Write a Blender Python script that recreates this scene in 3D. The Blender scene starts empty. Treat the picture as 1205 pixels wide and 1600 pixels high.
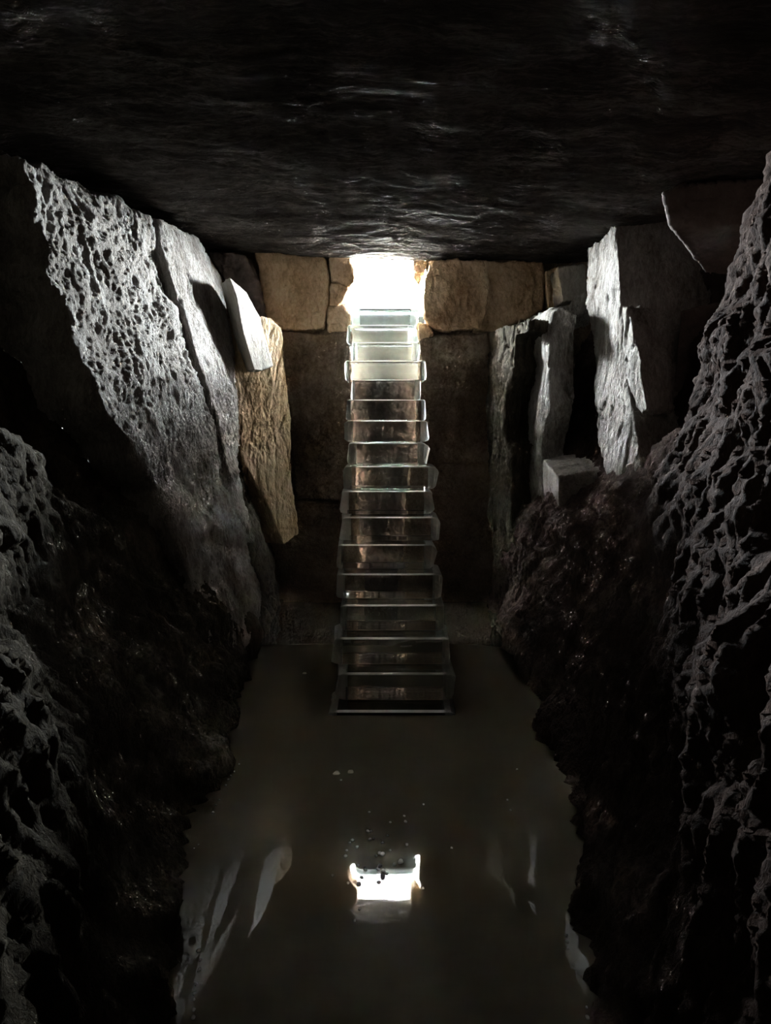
import bpy, bmesh, math, random
import numpy as np
from mathutils import Vector

# ------------------------------------------------------------------ camera, sky, exposure
scene = bpy.context.scene
COL = scene.collection
F_PX, W_PX, H_PX = 1109.0, 1205.0, 1600.0
PITCH = 0.12205            # downwards
CAM = np.array([0.0, 0.0, 2.12])
cam_data = bpy.data.cameras.new('camera')
cam_data.sensor_fit = 'VERTICAL'
cam_data.sensor_height = 32.0
cam_data.lens = 32.0 * F_PX / H_PX
cam_data.clip_start = 0.05
cam_data.clip_end = 300
cam = bpy.data.objects.new('camera', cam_data)
cam.location = CAM
cam.rotation_euler = (math.pi / 2 - PITCH, 0, 0)
COL.objects.link(cam)
scene.camera = cam

world = bpy.data.worlds.new('overcast_sky')
scene.world = world
world.use_nodes = True
bg = world.node_tree.nodes['Background']
bg.inputs['Color'].default_value = (0.87, 0.95, 1.0, 1)
bg.inputs['Strength'].default_value = 1250.0

# sampling guide for the daylight that comes through the stair opening
portal = bpy.data.lights.new('opening_portal', 'AREA')
portal.shape = 'RECTANGLE'
portal.size, portal.size_y = 1.1, 0.75
portal.cycles.is_portal = True
po = bpy.data.objects.new('opening_portal', portal)
po.location = (0, 8.64, 3.85)
po.rotation_euler = (-math.pi / 2, 0, 0)
COL.objects.link(po)

vs = scene.view_settings
vs.view_transform = 'Standard'
vs.look = 'None'
vs.gamma = 1
vs.use_curve_mapping = False
vs.exposure = 0.0
scene.cycles.max_bounces = 24
scene.cycles.transmission_bounces = 20
scene.cycles.diffuse_bounces = 6
scene.cycles.glossy_bounces = 8
scene.cycles.sample_clamp_indirect = 90
scene.cycles.caustics_reflective = False

# ------------------------------------------------------------------ helpers
FWD = np.array([0, math.cos(PITCH), -math.sin(PITCH)])
UP = np.array([0, math.sin(PITCH), math.cos(PITCH)])


def ray(x, y):
    return FWD + np.array([(x - W_PX / 2) / F_PX, 0, 0]) - UP * ((y - H_PX / 2) / F_PX)


def at_Y(x, y, Y):
    r = ray(x, y)
    return CAM + r * (Y / r[1])


def at_Z(x, y, Z):
    r = ray(x, y)
    return CAM + r * ((Z - CAM[2]) / r[2])


def on_plane(pts, anchors):
    a, b, c = [at_Y(*q) for q in anchors]
    n = np.cross(b - a, c - a)
    out = []
    for (x, y) in pts:
        r = ray(x, y)
        out.append(CAM + r * (np.dot(n, a - CAM) / np.dot(n, r)))
    return np.array(out)


def tag(o, label=None, cat=None, group=None, kind=None):
    if label: o['label'] = label
    if cat: o['category'] = cat
    if group: o['group'] = group
    if kind: o['kind'] = kind
    return o


def link(name, me, mat=None, parent=None):
    o = bpy.data.objects.new(name, me)
    COL.objects.link(o)
    if mat is not None:
        me.materials.clear()
        me.materials.append(mat)
    if parent is not None:
        o.parent = parent
    return o


def mesh_from(verts, faces, smooth=True):
    me = bpy.data.meshes.new('m')
    me.from_pydata([tuple(v) for v in verts], [], [tuple(f) for f in faces])
    me.update()
    if smooth:
        me.polygons.foreach_set('use_smooth', np.ones(len(me.polygons), dtype=bool))
    return me


# ---- vectorised noise
def _hash(i, j, k, s):
    h = (i.astype(np.int64) * 374761393 + j.astype(np.int64) * 668265263
         + k.astype(np.int64) * 2147483647 + s * 1274126177) & 0xFFFFFFFF
    h = ((h ^ (h >> 13)) * 1274126177) & 0xFFFFFFFF
    h = ((h ^ (h >> 15)) * 2246822519) & 0xFFFFFFFF
    return (h ^ (h >> 16)) & 0xFFFFFFFF


def _rnd(i, j, k, s):
    return _hash(i, j, k, s).astype(np.float64) / 4294967295.0


_G = np.array([[1, 1, 0], [-1, 1, 0], [1, -1, 0], [-1, -1, 0], [1, 0, 1], [-1, 0, 1], [1, 0, -1], [-1, 0, -1],
               [0, 1, 1], [0, -1, 1], [0, 1, -1], [0, -1, -1], [1, 1, 0], [-1, 1, 0], [0, -1, 1], [0, -1, -1]], float)


def perlin(P, seed=0):
    I = np.floor(P).astype(np.int64)
    Fr = P - I
    u = Fr * Fr * Fr * (Fr * (Fr * 6 - 15) + 10)
    res = 0
    for dx in (0, 1):
        for dy in (0, 1):
            for dz in (0, 1):
                g = _G[_hash(I[:, 0] + dx, I[:, 1] + dy, I[:, 2] + dz, seed) & 15]
                d = g[:, 0] * (Fr[:, 0] - dx) + g[:, 1] * (Fr[:, 1] - dy) + g[:, 2] * (Fr[:, 2] - dz)
                w = (u[:, 0] if dx else 1 - u[:, 0]) * (u[:, 1] if dy else 1 - u[:, 1]) * (u[:, 2] if dz else 1 - u[:, 2])
                res = res + w * d
    return res


def fbm(P, oct=4, seed=0, gain=0.5):
    r, a = 0, 1.0
    for o in range(oct):
        r = r + a * perlin(P * 2.0 ** o + 7.3 * o, seed + o)
        a *= gain
    return r


def ridged(P, oct=4, seed=0, gain=0.55):
    r, a, t = 0, 1.0, 0
    for o in range(oct):
        r = r + a * (1 - 2.2 * np.abs(perlin(P * 2.0 ** o + 3.1 * o, seed + o)))
        t += a
        a *= gain
    return r / t - 0.45


def cells(P, seed=0, tilt=0.6):
    """fractured facets: a tilted plane per Voronoi cell, and the distance to the nearest joint"""
    I = np.floor(P).astype(np.int64)
    best = np.full(len(P), 9.0); second = np.full(len(P), 9.0); val = np.zeros(len(P))
    for dx in (-1, 0, 1):
        for dy in (-1, 0, 1):
            for dz in (-1, 0, 1):
                a, b, c = I[:, 0] + dx, I[:, 1] + dy, I[:, 2] + dz
                s = np.stack([a + _rnd(a, b, c, seed), b + _rnd(a, b, c, seed + 1), c + _rnd(a, b, c, seed + 2)], 1)
                d = P - s
                dist = np.sqrt((d * d).sum(1))
                v = (_rnd(a, b, c, seed + 3) - .5) + tilt * (d[:, 0] * (_rnd(a, b, c, seed + 4) - .5)
                    + d[:, 1] * (_rnd(a, b, c, seed + 5) - .5) + d[:, 2] * (_rnd(a, b, c, seed + 6) - .5))
                closer = dist < best
                second = np.where(closer, best, np.minimum(second, dist))
                val = np.where(closer, v, val)
                best = np.where(closer, dist, best)
    return val, second - best


def relief(P, grain, scale, stretch, seed, a_big, a_cell, a_ridge, a_fine, crack=0.0):
    g = np.array(grain, float); g /= np.linalg.norm(g)
    along = P @ g
    Q = P - np.outer(along, g) * (1 - 1 / stretch)
    # bend the grain a little so that it does not run dead straight
    wob = np.stack([perlin(P * 1.3 + 11, seed + 50), perlin(P * 1.3 + 23, seed + 51), perlin(P * 1.3 + 37, seed + 52)], 1) * .12
    Q = Q + wob
    h = a_big * fbm(P * (1.6 / scale), 2, seed)
    if a_cell:
        v, e = cells(Q * (4.5 / scale), seed + 10)
        h = h + a_cell * v - crack * np.exp(-e * 14)
        v2, e2 = cells(Q * (11 / scale) + 5, seed + 20)
        h = h + a_cell * .42 * v2 - crack * .35 * np.exp(-e2 * 10)
    if a_ridge:
        h = h + a_ridge * ridged(Q * (7.0 / scale), 3, seed + 30)
    if a_fine:
        h = h + a_fine * ridged(Q * (24.0 / scale), 2, seed + 40)
    return h


def displace(me, fn):
    n = len(me.vertices)
    co = np.empty(n * 3, np.float32); me.vertices.foreach_get('co', co)
    no = np.empty(n * 3, np.float32); me.vertex_normals.foreach_get('vector', no)
    P = co.reshape(-1, 3).astype(float); N = no.reshape(-1, 3).astype(float)
    P2 = P + N * fn(P, N)[:, None]
    me.vertices.foreach_set('co', P2.astype(np.float32).ravel())
    me.update()


def prism(front, ext):
    """closed solid: the front outline and the same outline moved by ext (one vector, or one per corner)"""
    front = np.asarray(front, float)
    back = front + np.asarray(ext, float)
    n = len(front)
    bm = bmesh.new()
    a = [bm.verts.new(p) for p in front]
    b = [bm.verts.new(p) for p in back]
    fs = [bm.faces.new(a), bm.faces.new(b[::-1])]
    for i in range(n):
        j = (i + 1) % n
        bm.faces.new((a[i], b[i], b[j], a[j]))
    bmesh.ops.triangulate(bm, faces=fs, ngon_method='EAR_CLIP')
    bmesh.ops.recalc_face_normals(bm, faces=bm.faces)
    me = bpy.data.meshes.new('prism')
    bm.to_mesh(me); bm.free()
    return me


def remesh(me, voxel, smooth_n=2):
    o = bpy.data.objects.new('tmp', me); COL.objects.link(o)
    m = o.modifiers.new('r', 'REMESH'); m.mode = 'VOXEL'; m.voxel_size = voxel; m.use_smooth_shade = True
    if smooth_n:
        s = o.modifiers.new('s', 'SMOOTH'); s.factor = .5; s.iterations = smooth_n
    dg = bpy.context.evaluated_depsgraph_get()
    out = bpy.data.meshes.new_from_object(o.evaluated_get(dg))
    bpy.data.objects.remove(o); bpy.data.meshes.remove(me)
    return out


SEED = [100]


def rock(name, front, ext, mat, parent, voxel=.018, smooth_n=2, grain=(0, 0, 1), scale=1., stretch=2.5,
         amp=(.03, .02, .02, .006), crack=0.015, label=None):
    SEED[0] += 97
    me = remesh(prism(front, ext), voxel, smooth_n)
    sd = SEED[0]
    displace(me, lambda P, N: relief(P, grain, scale, stretch, sd, *amp, crack=crack))
    o = link(name, me, mat, parent)
    if label: o['label'] = label
    return o


# ------------------------------------------------------------------ materials
def new_mat(name):
    m = bpy.data.materials.new(name); m.use_nodes = True
    nt = m.node_tree
    return m, nt, nt.nodes['Principled BSDF']


def rock_mat(name, c_dark, c_mid, c_light, stretch=(1, 1, .35), scale=6., rough=.85, bump=.5, rot=(0, 0, 0), spec=.3):
    m, nt, b = new_mat(name)
    N, L = nt.nodes, nt.links
    tc = N.new('ShaderNodeTexCoord')
    mp = N.new('ShaderNodeMapping'); mp.inputs['Scale'].default_value = stretch; mp.inputs['Rotation'].default_value = rot
    L.new(tc.outputs['Object'], mp.inputs['Vector'])
    n1 = N.new('ShaderNodeTexNoise'); n1.inputs['Scale'].default_value = scale * .45; n1.inputs['Detail'].default_value = 9; n1.inputs['Roughness'].default_value = .7
    n2 = N.new('ShaderNodeTexNoise'); n2.inputs['Scale'].default_value = scale * 5; n2.inputs['Detail'].default_value = 8; n2.inputs['Roughness'].default_value = .75; n2.inputs['Distortion'].default_value = .6
    L.new(mp.outputs['Vector'], n1.inputs['Vector']); L.new(mp.outputs['Vector'], n2.inputs['Vector'])
    mix = N.new('ShaderNodeMath'); mix.operation = 'MULTIPLY_ADD'; mix.inputs[1].default_value = .45
    sc = N.new('ShaderNodeMath'); sc.operation = 'MULTIPLY'; sc.inputs[1].default_value = .55
    L.new(n1.outputs['Fac'], sc.inputs[0]); L.new(n2.outputs['Fac'], mix.inputs[0]); L.new(sc.outputs[0], mix.inputs[2])
    cr = N.new('ShaderNodeValToRGB')
    e = cr.color_ramp.elements
    e[0].position = .38; e[0].color = (*c_dark, 1); e[1].position = .63; e[1].color = (*c_light, 1)
    k = e.new(.5); k.color = (*c_mid, 1)
    L.new(mix.outputs[0], cr.inputs['Fac']); L.new(cr.outputs['Color'], b.inputs['Base Color'])
    n3 = N.new('ShaderNodeTexNoise'); n3.inputs['Scale'].default_value = scale * 9; n3.inputs['Detail'].default_value = 6; n3.inputs['Roughness'].default_value = .65; n3.inputs['Distortion'].default_value = .8
    L.new(mp.outputs['Vector'], n3.inputs['Vector'])
    bp = N.new('ShaderNodeBump'); bp.inputs['Strength'].default_value = bump; bp.inputs['Distance'].default_value = .05
    L.new(n3.outputs['Fac'], bp.inputs['Height']); L.new(bp.outputs['Normal'], b.inputs['Normal'])
    b.inputs['Roughness'].default_value = rough
    b.inputs['Specular IOR Level'].default_value = spec
    return m


M = {}
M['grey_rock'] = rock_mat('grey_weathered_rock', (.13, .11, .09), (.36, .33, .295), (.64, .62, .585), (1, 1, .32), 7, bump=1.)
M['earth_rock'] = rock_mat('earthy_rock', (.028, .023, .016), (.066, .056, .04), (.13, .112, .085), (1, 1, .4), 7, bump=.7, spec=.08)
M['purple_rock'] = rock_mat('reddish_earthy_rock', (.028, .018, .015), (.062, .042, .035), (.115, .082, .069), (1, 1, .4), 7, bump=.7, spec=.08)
M['ochre'] = rock_mat('ochre_slab', (.26, .17, .09), (.55, .40, .24), (.74, .59, .40), (1, 1, .4), 5, bump=.7)
M['pale'] = rock_mat('pale_slab', (.24, .215, .18), (.37, .34, .295), (.5, .465, .42), (1, 1, .45), 8, bump=.5)
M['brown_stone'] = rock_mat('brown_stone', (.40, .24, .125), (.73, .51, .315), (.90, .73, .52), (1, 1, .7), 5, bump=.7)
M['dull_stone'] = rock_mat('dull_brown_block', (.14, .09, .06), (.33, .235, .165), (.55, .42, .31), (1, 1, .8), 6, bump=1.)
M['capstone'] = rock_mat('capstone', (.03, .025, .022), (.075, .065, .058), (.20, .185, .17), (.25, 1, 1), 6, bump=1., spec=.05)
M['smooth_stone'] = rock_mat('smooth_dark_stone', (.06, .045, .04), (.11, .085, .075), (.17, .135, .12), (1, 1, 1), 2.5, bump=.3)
M['ledge'] = rock_mat('ledge_stone', (.09, .075, .065), (.19, .165, .145), (.30, .27, .245), (1, 1, 1), 5, bump=.5)
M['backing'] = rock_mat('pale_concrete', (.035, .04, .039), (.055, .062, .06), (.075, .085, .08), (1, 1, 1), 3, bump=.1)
M['root'] = rock_mat('dry_root', (.25, .19, .13), (.42, .34, .25), (.6, .5, .4), (1, 1, .2), 20, bump=.3)
M['gravel'] = rock_mat('pale_gravel', (.5, .5, .48), (.65, .65, .62), (.8, .8, .78), (1, 1, 1), 14, bump=.6)
M['foam_glint'] = rock_mat('pale_foam_glint', (.6, .62, .62), (.72, .74, .75), (.85, .87, .88), (1, 1, 1), 60, rough=.1, bump=.05, spec=1.)  # shared by the bubbles and the modelled waterline glints
M['leaf'] = rock_mat('dead_leaf', (.30, .27, .20), (.42, .38, .30), (.55, .5, .42), (1, 1, 1), 30, rough=.5, bump=.1)

m, nt, b = new_mat('clear_glass'); M['glass'] = m
b.inputs['Base Color'].default_value = (.94, .985, .97, 1)
b.inputs['Transmission Weight'].default_value = 1
b.inputs['Roughness'].default_value = 0.0
b.inputs['IOR'].default_value = 1.5
tc = nt.nodes.new('ShaderNodeTexCoord'); nz = nt.nodes.new('ShaderNodeTexNoise'); bp = nt.nodes.new('ShaderNodeBump')
mp = nt.nodes.new('ShaderNodeMapping'); mp.inputs['Scale'].default_value = (.25, 1, 1)
nz.inputs['Scale'].default_value = 9; nz.inputs['Detail'].default_value = 2
bp.inputs['Strength'].default_value = .06; bp.inputs['Distance'].default_value = .02
nt.links.new(tc.outputs['Object'], mp.inputs[0]); nt.links.new(mp.outputs[0], nz.inputs['Vector'])
nt.links.new(nz.outputs['Fac'], bp.inputs['Height']); nt.links.new(bp.outputs['Normal'], b.inputs['Normal'])

m, nt, b = new_mat('hewn_glass'); M['hewn_glass'] = m
b.inputs['Base Color'].default_value = (.86, .91, .86, 1)
b.inputs['Transmission Weight'].default_value = .78
b.inputs['Roughness'].default_value = .3
b.inputs['IOR'].default_value = 1.5
tc = nt.nodes.new('ShaderNodeTexCoord'); nz = nt.nodes.new('ShaderNodeTexNoise'); bp = nt.nodes.new('ShaderNodeBump')
nz.inputs['Scale'].default_value = 22; nz.inputs['Detail'].default_value = 4
bp.inputs['Strength'].default_value = .5; bp.inputs['Distance'].default_value = .03
nt.links.new(tc.outputs['Object'], nz.inputs['Vector'])
nt.links.new(nz.outputs['Fac'], bp.inputs['Height']); nt.links.new(bp.outputs['Normal'], b.inputs['Normal'])

m, nt, b = new_mat('ground_glass_edge'); M['glass_edge'] = m
b.inputs['Base Color'].default_value = (.93, .97, .95, 1)
b.inputs['Transmission Weight'].default_value = .1
b.inputs['Roughness'].default_value = .22
b.inputs['IOR'].default_value = 1.5

m, nt, b = new_mat('murky_water'); M['water'] = m
b.inputs['Base Color'].default_value = (.080, .068, .047, 1)
b.inputs['Roughness'].default_value = .015
b.inputs['IOR'].default_value = 1.31
tc = nt.nodes.new('ShaderNodeTexCoord'); nz = nt.nodes.new('ShaderNodeTexNoise'); bp = nt.nodes.new('ShaderNodeBump')
nz.inputs['Scale'].default_value = 1.4; nz.inputs['Detail'].default_value = 1
bp.inputs['Strength'].default_value = .02; bp.inputs['Distance'].default_value = .05
nt.links.new(tc.outputs['Object'], nz.inputs['Vector'])
nt.links.new(nz.outputs['Fac'], bp.inputs['Height']); nt.links.new(bp.outputs['Normal'], b.inputs['Normal'])

# ------------------------------------------------------------------ side walls (rough earth and rock, leaning outwards)
Z_K = [-.5, 0., 1.2, 2.1, 3.2, 4.35]
Y_K = [-4.0, 0.0, 1.5, 2.3, 3.3, 4.4, 5.2, 6.5, 7.6, 9.3]
X_LEFT = [[-.8, -.8, -1.0, -1.1, -1.2, -1.3],
          [-.8, -.8, -1.0, -1.15, -1.3, -1.5],
          [-.72, -.74, -1.05, -1.3, -1.6, -1.9],
          [-.74, -.78, -1.25, -1.6, -2.0, -2.3],
          [-1.0, -1.05, -1.65, -2.05, -2.5, -2.8],
          [-.95, -1.02, -2.0, -2.6, -3.0, -3.2],
          [-1.05, -1.12, -1.8, -2.5, -2.9, -3.1],
          [-1.15, -1.22, -1.55, -2.0, -2.5, -2.8],
          [-1.2, -1.26, -1.42, -1.7, -2.1, -2.5],
          [-1.25, -1.30, -1.40, -1.55, -1.8, -2.1]]
X_RIGHT = [[.8, .8, 1.0, 1.1, 1.2, 1.3],
           [.8, .8, 1.0, 1.15, 1.3, 1.5],
           [.70, .72, 1.0, 1.2, 1.5, 1.75],
           [.70, .74, 1.1, 1.36, 1.7, 1.95],
           [.92, .97, 1.3, 1.56, 1.92, 2.2],
           [1.03, 1.10, 1.6, 1.82, 2.14, 2.4],
           [1.08, 1.14, 1.75, 2.5, 2.9, 3.1],
           [1.12, 1.20, 1.62, 2.5, 2.9, 3.1],
           [1.2, 1.25, 1.42, 2.0, 2.6, 2.8],
           [1.25, 1.28, 1.38, 1.65, 2.2, 2.5]]


def interp2(tab, Y, Z):
    tab = np.array(tab)
    cols = np.stack([np.interp(Y, Y_K, tab[:, k]) for k in range(len(Z_K))], 1)   # (nY, nZk)
    out = np.empty((len(Y), len(Z)))
    for i in range(len(Y)):
        out[i] = np.interp(Z, Z_K, cols[i])
    return out


def side_wall(name, tab, mat, seed, sign):
    Y = np.concatenate([np.linspace(-4, 1.4, 50, endpoint=False), np.arange(1.4, 9.3, .0165)])
    Z = np.arange(-.45, 4.36, .0165)
    X = interp2(tab, Y, Z)
    # round the table's kinks off
    for _ in range(10):
        X[1:-1] = (X[:-2] + 2 * X[1:-1] + X[2:]) / 4
        X[:, 1:-1] = (X[:, :-2] + 2 * X[:, 1:-1] + X[:, 2:]) / 4
    ny, nz = X.shape
    P = np.stack([X, np.repeat(Y[:, None], nz, 1), np.repeat(Z[None], ny, 0)], 2).reshape(-1, 3)
    idx = np.arange(ny * nz).reshape(ny, nz)
    q = np.stack([idx[:-1, :-1], idx[1:, :-1], idx[1:, 1:], idx[:-1, 1:]], 2).reshape(-1, 4)
    if sign > 0:
        q = q[:, ::-1]
    # left wall must face +x
    me = bpy.data.meshes.new(name)
    me.vertices.add(len(P)); me.vertices.foreach_set('co', P.astype(np.float32).ravel())
    me.loops.add(q.size); me.loops.foreach_set('vertex_index', q.astype(np.int32).ravel())
    me.polygons.add(len(q)); me.polygons.foreach_set('loop_start', np.arange(0, q.size, 4, dtype=np.int32))
    me.update(calc_edges=True)
    me.polygons.foreach_set('use_smooth', np.ones(len(q), dtype=bool))
    nrm = np.array(me.polygons[len(q) // 2].normal)
    if nrm[0] * sign > 0:
        me.flip_normals()
    displace(me, lambda P, N: relief(P, (0, .28 * -sign * -1, 1), 1.0, 3.4, seed, .13, .03, .075, .022, crack=.003))
    o = link(name, me, mat)
    return tag(o, kind='structure')


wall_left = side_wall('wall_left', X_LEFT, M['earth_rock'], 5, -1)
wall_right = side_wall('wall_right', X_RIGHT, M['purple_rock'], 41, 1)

# ------------------------------------------------------------------ back wall with the stair opening, end of the passage behind the camera
def boxes_mesh(boxes):
    v, f = [], []
    for (x0, x1, y0, y1, z0, z1) in boxes:
        k = len(v)
        v += [(x0, y0, z0), (x1, y0, z0), (x1, y1, z0), (x0, y1, z0), (x0, y0, z1), (x1, y0, z1), (x1, y1, z1), (x0, y1, z1)]
        f += [(k, k + 3, k + 2, k + 1), (k + 4, k + 5, k + 6, k + 7), (k, k + 1, k + 5, k + 4), (k + 1, k + 2, k + 6, k + 5),
              (k + 2, k + 3, k + 7, k + 6), (k + 3, k, k + 4, k + 7)]
    return mesh_from(v, f, False)


wall_back = tag(link('wall_back', boxes_mesh([(-3.4, -.47, 8.50, 8.60, -.4, 4.6)]), M['dull_stone']), kind='structure')
wall_back2 = tag(link('wall_back', boxes_mesh([(.47, 3.4, 8.50, 8.60, -.4, 4.6)]), M['dull_stone']), kind='structure')
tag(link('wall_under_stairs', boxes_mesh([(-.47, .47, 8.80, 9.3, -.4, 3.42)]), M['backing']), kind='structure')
wall_near = tag(link('wall_near', boxes_mesh([(-2.2, 2.2, -3.9, -3.6, -.4, 4.6)]), M['earth_rock']), kind='structure')

# capstone over the chamber
def ceiling_mesh():
    X = np.arange(-3.5, 3.51, .03)
    Y = np.concatenate([np.linspace(-4, 4, 60, endpoint=False), np.arange(4, 8.44, .02), np.arange(8.44, 8.70, .01)])
    ny, nx = len(Y), len(X)
    Zb = np.full((ny, nx), 4.035)
    Zb += -.035 * np.clip(X, 0, 2)[None] + .015 * np.clip(-X, 0, 2.5)[None] ** 1.5
    Zb += (.14 * np.clip((8.0 - Y) / 6, 0, 1))[:, None]
    Zb += np.where(Y > 8.56, ((Y - 8.56) / .14) ** 2 * .10, 0)[:, None]      # rounded lip
    P = np.stack([np.repeat(X[None], ny, 0), np.repeat(Y[:, None], nx, 1), Zb], 2).reshape(-1, 3)
    h = relief(P, (1, .05, 0), 1.1, 5.0, 900, .05, .03, .045, .012, crack=.01)
    P[:, 2] -= h * .9
    # the far edge is broken, not sawn
    edge = (P[:, 1] > 8.35)
    P[:, 1] += np.where(edge, .05 * perlin(np.stack([P[:, 0] * 1.7, P[:, 0] * 0, P[:, 0] * 0 + 3], 1), 77), 0)
    idx = np.arange(ny * nx).reshape(ny, nx)
    q = np.stack([idx[:-1, :-1], idx[1:, :-1], idx[1:, 1:], idx[:-1, 1:]], 2).reshape(-1, 4)
    # top and far side
    verts = [tuple(p) for p in P]; faces = [tuple(r) for r in q]
    k = len(verts)
    verts += [(x, P[idx[-1, i], 1] + .03, 5.0) for i, x in enumerate(X)]
    far = idx[-1]
    for i in range(nx - 1):
        faces.append((far[i], k + i, k + i + 1, far[i + 1]))
    t = len(verts)
    verts += [(x, -4.0, 5.0) for x in X]
    for i in range(nx - 1):
        faces.append((k + i, t + i, t + i + 1, k + i + 1))
    me = mesh_from(verts, faces, True)
    return me


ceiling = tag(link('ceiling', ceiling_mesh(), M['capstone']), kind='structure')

# still dark water on the floor
floor = tag(link('floor', boxes_mesh([(-3, 3, -4, 9, -.5, -.42)]), M['earth_rock']), kind='structure')
wv, wf = [], []
water = link('water', mesh_from([(-2.2, -3.6, 0), (2.2, -3.6, 0), (2.2, 8.9, 0), (-2.2, 8.9, 0)], [(0, 1, 2, 3)], False), M['water'])
tag(water, 'still murky dark water covering the chamber floor, mirroring the stairs', 'water')

# outside, beyond the opening
tag(link('outside_ground', boxes_mesh([(-14, -.47, 8.62, 9.3, 3.2, 3.62), (.47, 14, 8.62, 9.3, 3.2, 3.62), (-14, 14, 9.3, 40, 3.2, 3.62), (-.47, .47, 8.98, 9.3, 3.42, 3.62)]), M['gravel']), kind='structure')

M['shade_roof_pale'] = rock_mat('pale_shade_roof', (.5, .49, .47), (.6, .59, .57), (.68, .67, .65), (.2, 1, 1), 8, bump=.2)  # pale so the added roof still throws some light down
added_shade_roof = link('added_shade_roof', boxes_mesh([(-3.2, 3.2, 8.95, 14.3, 6.2, 6.35)] + [(x - .1, x + .1, y - .1, y + .1, 3.6, 6.2) for x in (-2.8, 2.8) for y in (9.6, 13.5)]), M['shade_roof_pale'])  # unseen roof and posts, added to block steep skylight over the opening
tag(added_shade_roof, kind='structure')

# ------------------------------------------------------------------ stones of the back wall
BACK = 8.36


def back_stone(pts, mat='brown_stone', Y=BACK, depth=.17, amp=(.03, .018, .022, .008), voxel=.013, smooth_n=5, label=None, **k):
    f = np.array([at_Y(x, y, Y) for x, y in pts])
    return rock('stone', f, (0, depth, 0), M[mat], wall_back if np.mean([p[0] for p in pts]) < 605 else wall_back2, voxel, smooth_n, amp=amp, crack=k.pop('crack', .004), scale=k.pop('scale', .8),
                stretch=k.pop('stretch', 1.6), label=label, **k)


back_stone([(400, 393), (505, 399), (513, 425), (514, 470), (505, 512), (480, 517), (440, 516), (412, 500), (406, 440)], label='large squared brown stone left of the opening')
back_stone([(516, 401), (546, 403), (554, 425), (553, 442), (546, 447), (518, 437)], mat='brown_stone')
back_stone([(517, 441), (530, 443), (545, 450), (536, 472), (525, 477), (514, 477)])
back_stone([(514, 481), (538, 478), (547, 492), (546, 518), (513, 517)])
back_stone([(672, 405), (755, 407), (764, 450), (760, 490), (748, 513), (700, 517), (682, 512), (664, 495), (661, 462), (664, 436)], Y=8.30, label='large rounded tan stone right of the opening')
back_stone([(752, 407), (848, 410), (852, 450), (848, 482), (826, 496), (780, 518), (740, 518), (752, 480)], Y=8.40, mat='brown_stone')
back_stone([(644, 405), (668, 407), (660, 432), (655, 444), (646, 436)], Y=8.42, voxel=.009, mat='brown_stone')
back_stone([(654, 504), (668, 508), (676, 521), (668, 530), (655, 532)], voxel=.009)
A = (.035, .02, .02, .008)
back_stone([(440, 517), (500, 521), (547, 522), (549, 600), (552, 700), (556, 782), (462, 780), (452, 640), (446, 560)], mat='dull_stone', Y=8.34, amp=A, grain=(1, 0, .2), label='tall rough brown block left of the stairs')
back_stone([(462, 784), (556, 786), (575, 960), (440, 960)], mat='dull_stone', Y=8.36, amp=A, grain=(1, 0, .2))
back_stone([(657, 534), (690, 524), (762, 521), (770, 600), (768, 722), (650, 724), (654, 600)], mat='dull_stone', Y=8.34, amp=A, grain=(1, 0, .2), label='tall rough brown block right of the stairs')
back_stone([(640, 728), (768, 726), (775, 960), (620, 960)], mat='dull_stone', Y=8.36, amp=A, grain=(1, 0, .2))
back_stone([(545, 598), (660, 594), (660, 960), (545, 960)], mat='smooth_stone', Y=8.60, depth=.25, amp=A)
# corner stones under the capstone
back_stone([(318, 388), (384, 400), (404, 440), (412, 500), (390, 505), (352, 440)], mat='smooth_stone', Y=8.15, depth=.5)
back_stone([(376, 402), (398, 402), (407, 450), (400, 480), (385, 430)], mat='dull_stone', Y=8.45)
back_stone([(853, 424), (872, 420), (876, 478), (858, 482)], mat='brown_stone', Y=8.36)
back_stone([(872, 420), (914, 412), (916, 462), (878, 474)], mat='pale', Y=7.8, depth=.3)

# ------------------------------------------------------------------ rock slabs of the left wall
PL = [(35, 250, 5.05), (310, 375, 7.6), (385, 1050, 5.92)]
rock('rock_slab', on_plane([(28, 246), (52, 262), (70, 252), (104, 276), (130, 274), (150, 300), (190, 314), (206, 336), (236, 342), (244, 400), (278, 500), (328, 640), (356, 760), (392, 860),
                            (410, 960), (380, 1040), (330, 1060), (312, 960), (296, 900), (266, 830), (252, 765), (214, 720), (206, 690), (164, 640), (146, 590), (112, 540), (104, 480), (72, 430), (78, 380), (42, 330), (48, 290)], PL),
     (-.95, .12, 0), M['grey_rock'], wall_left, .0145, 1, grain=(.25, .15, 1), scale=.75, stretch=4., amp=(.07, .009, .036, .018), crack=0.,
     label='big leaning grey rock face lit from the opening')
PLb = [(35, 250, 4.95), (310, 375, 7.5), (385, 1050, 5.82)]
rock('rock_slab', on_plane([(246, 340), (310, 372), (344, 430), (358, 500), (368, 560), (374, 640), (376, 740), (400, 850), (372, 800), (340, 650), (290, 500), (256, 400)], PLb),
     (-.5, .06, 0), M['grey_rock'], wall_left, .016, 2, grain=(.2, .1, 1), stretch=3.4, amp=(.03, .018, .024, .014), crack=.008)
rock('rock_slab', on_plane([(358, 432), (384, 458), (406, 497), (418, 540), (428, 572), (410, 579), (398, 578), (380, 520), (370, 470)],
                           [(370, 470, 7.3), (425, 570, 7.7), (398, 578, 7.4)]),
     (-.15, .28, 0), M['pale'], wall_left, .011, 2, amp=(.012, .006, .006, .003), crack=.0, label='pale flat stone slab jutting from the corner')
PO = [(370, 650, 7.5), (462, 760, 8.0), (425, 520, 7.9)]
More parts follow.
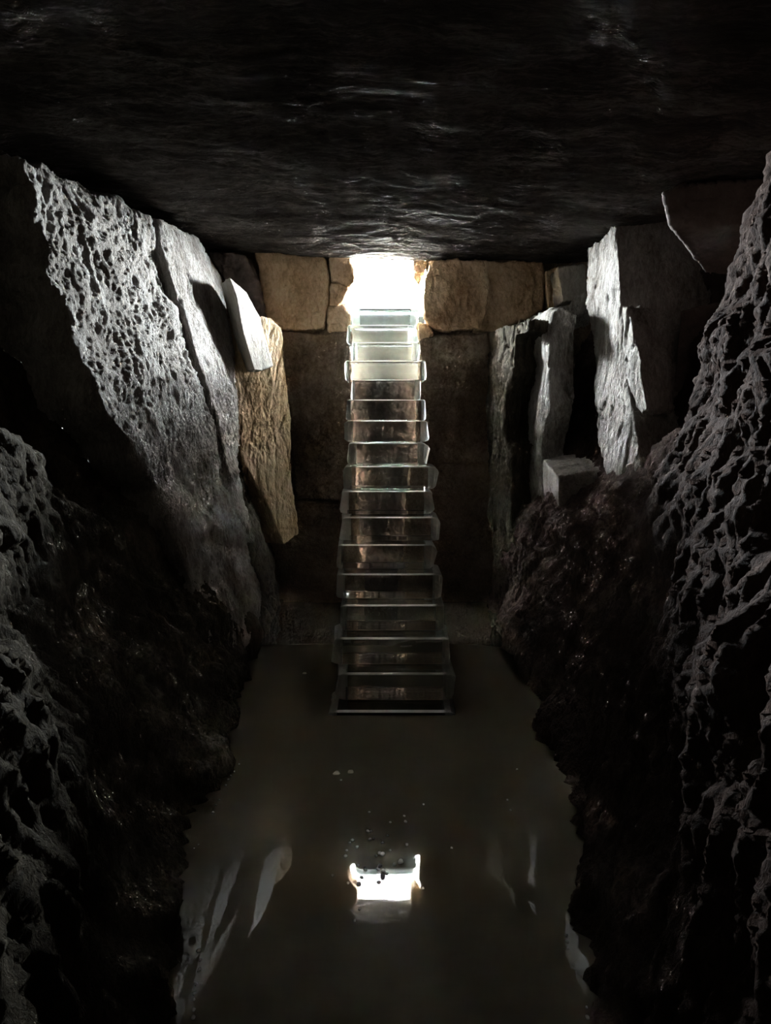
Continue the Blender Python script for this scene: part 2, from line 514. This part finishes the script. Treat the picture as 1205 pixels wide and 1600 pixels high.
rock('rock_slab', on_plane([(392, 495), (424, 498), (441, 514), (448, 570), (454, 640), (458, 760), (467, 834), (444, 852), (424, 800), (392, 740), (366, 690), (352, 600), (380, 540)], PO),
     (-.45, .1, 0), M['ochre'], wall_left, .013, 2, grain=(.1, .2, 1), amp=(.025, .014, .014, .006), crack=.01, label='warm ochre rock slab in the far left corner')
# near boulders at the left
rock('boulder', on_plane([(-60, 1235), (20, 1262), (70, 1320), (90, 1380), (140, 1450), (150, 1520), (90, 1545), (-60, 1530)],
                         [(-60, 1235, 2.5), (150, 1520, 2.35), (-60, 1530, 2.2)]),
     (-.3, .45, -.1), M['earth_rock'], wall_left, .016, 4, amp=(.05, .03, .03, .01), label='rounded boulder at the water on the left')
rock('boulder', on_plane([(-40, 640), (60, 720), (95, 840), (120, 960), (160, 1100), (160, 1260), (60, 1240), (-40, 1180)],
                         [(-40, 700, 3.2), (110, 900, 3.9), (100, 1240, 3.0)]),
     (-.4, .2, 0), M['earth_rock'], wall_left, .018, 3, amp=(.06, .05, .04, .012), crack=.02)

# ------------------------------------------------------------------ rock slabs of the right wall
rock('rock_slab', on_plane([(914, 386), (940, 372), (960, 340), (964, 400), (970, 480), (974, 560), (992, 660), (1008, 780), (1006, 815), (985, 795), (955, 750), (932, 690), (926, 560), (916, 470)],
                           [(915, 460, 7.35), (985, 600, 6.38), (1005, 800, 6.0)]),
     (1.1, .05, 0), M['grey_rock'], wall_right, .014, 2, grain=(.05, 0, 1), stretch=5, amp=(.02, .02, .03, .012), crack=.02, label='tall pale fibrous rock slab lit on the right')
rock('rock_slab', on_plane([(972, 478), (981, 484), (990, 518), (1000, 560), (1009, 640), (1002, 648), (984, 610), (974, 560)],
                           [(972, 478, 6.5), (1000, 560, 6.18), (1005, 645, 6.12)]),
     (.3, .12, 0), M['grey_rock'], wall_right, .012, 1, grain=(.05, 0, 1), stretch=5, amp=(.015, .02, .03, .012), crack=.015)
rock('rock_slab', on_plane([(830, 497), (858, 486), (866, 490), (864, 504), (860, 518), (858, 560), (858, 640), (846, 690), (846, 760), (852, 870), (832, 872), (824, 760), (826, 620)],
                           [(828, 600, 7.8), (860, 560, 7.22), (840, 860, 7.2)]),
     (.25, .1, 0), M['grey_rock'], wall_right, .013, 2, grain=(0, 0, 1), stretch=3, amp=(.03, .03, .03, .01), crack=.02)
rock('rock_slab', on_plane([(764, 522), (790, 508), (828, 498), (828, 516), (804, 528), (802, 580), (790, 620), (788, 680), (800, 700), (798, 800), (806, 880), (776, 890), (764, 800), (760, 680)],
                           [(762, 600, 8.1), (800, 600, 7.55), (780, 860, 7.7)]),
     (.35, .12, 0), M['earth_rock'], wall_right, .013, 2, grain=(0, 0, 1), stretch=2, amp=(.03, .03, .03, .01), crack=.02)
rock('stone', on_plane([(858, 490), (874, 478), (890, 474), (900, 462), (914, 458), (916, 484), (892, 496), (872, 510)],
                       [(858, 490, 7.75), (914, 458, 7.75), (872, 510, 7.7)]),
     (.12, .35, -.1), M['grey_rock'], wall_right, .012, 1, amp=(.02, .02, .025, .01), crack=.012)
rock('ledge_stone', on_plane([(872, 744), (905, 738), (946, 732), (985, 790), (992, 840), (980, 880), (940, 906), (890, 895), (874, 820)],
                             [(872, 744, 6.75), (946, 732, 6.75), (900, 900, 6.7)]),
     (-.03, .55, .14), M['ledge'], wall_right, .014, 2, amp=(.02, .012, .012, .004), crack=.006, label='dark square ledge stone under the pale slab')
rock('stone', on_plane([(1037, 302), (1060, 288), (1200, 276), (1200, 352), (1046, 352)], [(1037, 302, 5.9), (1200, 276, 5.7), (1046, 352, 5.9)]),
     (.5, .45, -.3), M['smooth_stone'], wall_right, .018, 2, amp=(.03, .01, .01, .003), crack=.004)
rock('stone', on_plane([(1062, 484), (1150, 470), (1120, 640), (1050, 660)], [(1062, 484, 6.5), (1150, 470, 6.4), (1050, 640, 6.4)]),
     (.3, .6, 0), M['smooth_stone'], wall_right, .018, 2, amp=(.03, .01, .01, .003), crack=.004)

# ------------------------------------------------------------------ glass stairs
T_STEP, R_STEP, Y0, Z0 = .20656, .2132, 5.0, .030
SPANS = [(505, 720), (522, 715), (517, 705), (530, 697), (523, 695), (525, 685), (529, 690), (530, 680), (534, 687), (540, 673),
         (535, 672), (540, 667), (548, 660), (538, 667), (548, 658), (541, 655), (547, 657), (548, 656)]
EDGE_Y = [1115, 1051, 995, 945, 898, 850, 805, 768, 730, 691, 657, 627, 597, 566, 533, 505, 479, 454]
ORD = ['first', 'second', 'third', 'fourth', 'fifth', 'sixth', 'seventh', 'eighth', 'ninth', 'tenth', 'eleventh', 'twelfth', 'thirteenth',
       'fourteenth', 'fifteenth', 'sixteenth', 'seventeenth', 'eighteenth', 'nineteenth']


def section(d, h):
    """rounded rectangle in (y, z): front at y=0, top at z=0"""
    def arc(cy, cz, r, a0, a1, n):
        return [(cy + r * math.cos(a0 + (a1 - a0) * i / n), cz + r * math.sin(a0 + (a1 - a0) * i / n)) for i in range(n + 1)]
    p = []
    r2 = .007
    p += arc(r2, -h + r2, r2, 1.5 * math.pi, math.pi, 3)       # bottom front
    p += [(.028 * (1 + math.cos(t)), .010 * (math.sin(t) - 1)) for t in np.linspace(math.pi, .5 * math.pi, 9)]   # rounded nose
    p += arc(d - r2, -r2, r2, .5 * math.pi, 0, 3)              # top back
    p += arc(d - r2, -h + r2, r2, 0, -.5 * math.pi, 3)         # bottom back
    return np.array(p)


def glass_step(i):
    rng = random.Random(500 + i)
    Y = Y0 + i * T_STEP
    Z = Z0 + i * R_STEP
    x0 = at_Y(SPANS[i][0], EDGE_Y[i], Y)[0]
    x1 = at_Y(SPANS[i][1], EDGE_Y[i], Y)[0]
    d, h = .43, R_STEP - .002
    if i == 0:
        h = .40
    s = section(d, h)
    n = len(s)
    el, er = rng.uniform(.03, .12), rng.uniform(.03, .12)
    verts, rows = [], []

    def add(xs, yz):
        rows.append(list(range(len(verts), len(verts) + n)))
        verts.extend([(xs[k], yz[k, 0], yz[k, 1]) for k in range(n)])

    cy, cz = d * .5, -h * .5
    for side in (-1, 1):
        xe = x0 if side < 0 else x1
        e = el if side < 0 else er
        xin = xe - side * e
        seqs = []
        ph = rng.uniform(0, 6)
        # chipped outline: the end narrows towards its tip, unevenly around the section
        for t, shr in ((0, 0), (.5, rng.uniform(.0, .05)), (.85, rng.uniform(.06, .2)), (1, rng.uniform(.2, .45))):
            yz = s.copy(); xs = np.full(n, xin + side * e * t)
            if t > 0:
                for k in range(n):
                    ang = math.atan2((s[k, 1] - cz) / h, (s[k, 0] - cy) / d)
                    w = shr * (1 + .6 * math.sin(2 * ang + ph) + .3 * math.sin(3 * ang + 2 * ph))
                    yz[k] = [cy + (s[k, 0] - cy) * (1 - w * .5), cz + (s[k, 1] - cz) * (1 - w)]
                    xs[k] -= side * e * .35 * t * (.5 + .5 * math.sin(ang * 2 + ph * 1.7))
            seqs.append((xs, yz))
        if side < 0:
            for xs, yz in seqs[::-1]: add(xs, yz)
        else:
            for xs, yz in seqs: add(xs, yz)
    faces, mats = [], []
    for r in range(len(rows) - 1):
        for k in range(n):
            k2 = (k + 1) % n
            faces.append((rows[r][k], rows[r][k2], rows[r + 1][k2], rows[r + 1][k]))
            mats.append((2 if 4 <= k < 12 else 0) if r == 3 else 1)
    for r in (rows[0], rows[-1]):
        c = len(verts); verts.append(tuple(np.mean([verts[q] for q in r], axis=0)))
        for k in range(n):
            k2 = (k + 1) % n
            faces.append((c, r[k2], r[k]) if r is rows[0] else (c, r[k], r[k2])); mats.append(1)
    whole = mesh_from(verts, faces, False)
    bm = bmesh.new(); bm.from_mesh(whole); bmesh.ops.recalc_face_normals(bm, faces=bm.faces); bm.to_mesh(whole); bm.free()
    # 0 clear slab, 1 left hewn end, 2 right hewn end, 3 ground front edge
    part = [0 if q == 0 else 3 if q == 2 else (1 if whole.polygons[k].center.x < (x0 + x1) / 2 else 2) for k, q in enumerate(mats)]
    objs = []
    for pid, (nm, mt, lab) in enumerate((('glass_step', 'glass', None), ('hewn_end', 'hewn_glass', 'rough hewn milky glass end'),
                                         ('hewn_end', 'hewn_glass', 'rough hewn milky glass end'), ('front_edge', 'glass_edge', 'bright ground front edge'))):
        fs = [tuple(whole.polygons[k].vertices) for k in range(len(part)) if part[k] == pid]
        used = sorted({q for f_ in fs for q in f_}); remap = {q: k for k, q in enumerate(used)}
        me = mesh_from([whole.vertices[q].co for q in used], [tuple(remap[q] for q in f_) for f_ in fs], False)
        sm = []
        for p in me.polygons:
            vs_ = [me.vertices[q].co for q in p.vertices]
            sm.append(max((Vector((0, a.y, a.z)) - Vector((0, c_.y, c_.z))).length for a in vs_ for c_ in vs_) < .015)
        me.polygons.foreach_set('use_smooth', np.array(sm, dtype=bool))
        o = link(nm, me, M[mt], objs[0] if objs else None)
        if lab: o['label'] = lab
        objs.append(o)
    bpy.data.meshes.remove(whole)
    o = objs[0]
    o.location = (0, Y, Z)
    extra = {0: ', lowest and half sunk in water', len(SPANS) - 1: ', topmost in the bright opening'}.get(i, '')
    return tag(o, 'clear glass stair slab, %s step up from the water%s' % (ORD[i], extra), 'stair step', 'glass stair slabs')


for i in range(len(SPANS)):
    glass_step(i)

# ------------------------------------------------------------------ roots and fibres
def tube(pts, r0, r1, seg=6):
    pts = [np.array(p, float) for p in pts]
    v, f = [], []
    for i, p in enumerate(pts):
        d = pts[min(i + 1, len(pts) - 1)] - pts[max(i - 1, 0)]
        d /= np.linalg.norm(d)
        a = np.cross(d, (.3, .9, .1)); a /= np.linalg.norm(a); b_ = np.cross(d, a)
        r = r0 + (r1 - r0) * i / (len(pts) - 1)
        for k in range(seg):
            t = 2 * math.pi * k / seg
            v.append(p + r * (math.cos(t) * a + math.sin(t) * b_))
    for i in range(len(pts) - 1):
        for k in range(seg):
            f.append((i * seg + k, i * seg + (k + 1) % seg, (i + 1) * seg + (k + 1) % seg, (i + 1) * seg + k))
    f.append(tuple(range(seg))[::-1]); f.append(tuple(range((len(pts) - 1) * seg, len(pts) * seg)))
    return mesh_from(v, f)


exec_roots = [
    ([(52, 408), (64, 420), (76, 432)], 5.35, .008, 'thin dry root sticking out of the left rock face'),
    ([(886, 560), (884, 600), (888, 640), (886, 668)], 7.6, .008, 'thin root hanging in the dark right recess'),
    ([(812, 500), (806, 530), (800, 556)], 7.95, .010, 'dry root bridging the top of the dark right pocket'),
    ([(820, 500), (826, 530), (822, 558)], 7.95, .008, 'second dry root beside the dark right pocket'),
    ([(790, 590), (787, 640), (789, 690), (788, 720)], 7.95, .008, 'long thin root hanging down beside the far right corner'),
    ([(992, 482), (996, 498), (1004, 504)], 6.95, .012, 'pale root stub on top of the fibrous right slab'),
    ([(962, 332), (958, 352), (952, 372)], 7.05, .018, 'splinter of rock rising to the ceiling on the right'),
]
for pts, Y, r, lab in exec_roots:
    tag(link('root', tube([at_Y(x, y, Y) for x, y in pts], r, r * .5), M['root']), lab, 'root')

# ------------------------------------------------------------------ things afloat, and flecks for waterline glints
rng = random.Random(3)
dome = None


def floaty(name, x, y, r, mat, flat=.6, irregular=.25):
    p = at_Z(x, y, 0)
    bm = bmesh.new()
    bmesh.ops.create_icosphere(bm, subdivisions=2, radius=r)
    for v in bm.verts:
        k = 1 + irregular * math.sin(v.co.x / r * 3 + x) * math.cos(v.co.y / r * 2.3 + y)
        v.co.x *= k; v.co.y *= k * 1.2; v.co.z *= flat
    me = bpy.data.meshes.new(name); bm.to_mesh(me); bm.free()
    me.polygons.foreach_set('use_smooth', np.ones(len(me.polygons), dtype=bool))
    o = link(name, me, mat)
    o.location = (p[0], p[1], r * flat * .35)
    return o


BUB = [(551, 1313, 2), (558, 1324, 2), (575, 1299, 2), (580, 1299, 1), (578, 1312, 2), (547, 1317, 1), (540, 1338, 2), (542, 1329, 1), (560, 1352, 1),
       (593, 1333, 2), (598, 1335, 3), (588, 1337, 1), (594, 1354, 3), (591, 1359, 2), (599, 1361, 2), (604, 1365, 2), (598, 1370, 4), (616, 1351, 2), (626, 1347, 4),
       (610, 1329, 1), (606, 1306, 1), (598, 1317, 1), (610, 1285, 1), (634, 1284, 2), (632, 1275, 1), (577, 1269, 1), (662, 1257, 1), (636, 1320, 2), (571, 1359, 2),
       (565, 1371, 2), (561, 1382, 3), (544, 1380, 1), (592, 1379, 2), (661, 1388, 1), (533, 1219, 1), (520, 1368, 1), (562, 1421, 1), (554, 1439, 1), (706, 1325, 1), (584, 1311, 1),
       (798, 1266, 1), (793, 1250, 1), (808, 1202, 1)]
for (x, y, s) in BUB:
    big = s >= 3
    tag(floaty('bubble', x, y, .004 + .0028 * s, M['foam_glint']), 'small pale bubble floating on the dark water near the stairs\' reflection', 'bubble', 'bubbles on the water')
FLECK_L = [(374, 1194), (366, 1206), (361, 1212), (357, 1218), (353, 1227), (343, 1250), (337, 1258), (333, 1270), (310, 1320), (303, 1326),
           (310, 1486), (313, 1500), (311, 1516), (306, 1538), (304, 1553), (303, 1562), (303, 1578), (302, 1590)]
for (x, y) in FLECK_L:  # pale flecks modelled in place of specular glints at the water's edge
    tag(floaty('glint_fleck', x, y, rng.uniform(.005, .009), M['foam_glint']), 'pale fleck standing in for a glint along the left waterline', 'foam_glint', 'modelled glints on the left waterline')
for (x, y) in [(852, 1118), (882, 1200), (896, 1248), (911, 1270), (885, 1462), (886, 1472), (887, 1482), (917, 1574), (918, 1590)]:  # right-hand waterline glints, likewise modelled as pale flecks
    tag(floaty('glint_fleck', x, y, rng.uniform(.005, .009), M['foam_glint']), 'pale fleck standing in for a glint along the right waterline', 'foam_glint', 'modelled glints on the right waterline')
for (x, y, lab) in [(476, 1052, 'pale leaf floating left of the lowest glass step'), (526, 1208, 'left of two dim leaves floating below the stairs'), (548, 1206, 'right of two dim leaves floating below the stairs')]:
    tag(floaty('leaf', x, y, .022, M['leaf'], flat=.12), lab, 'leaf')
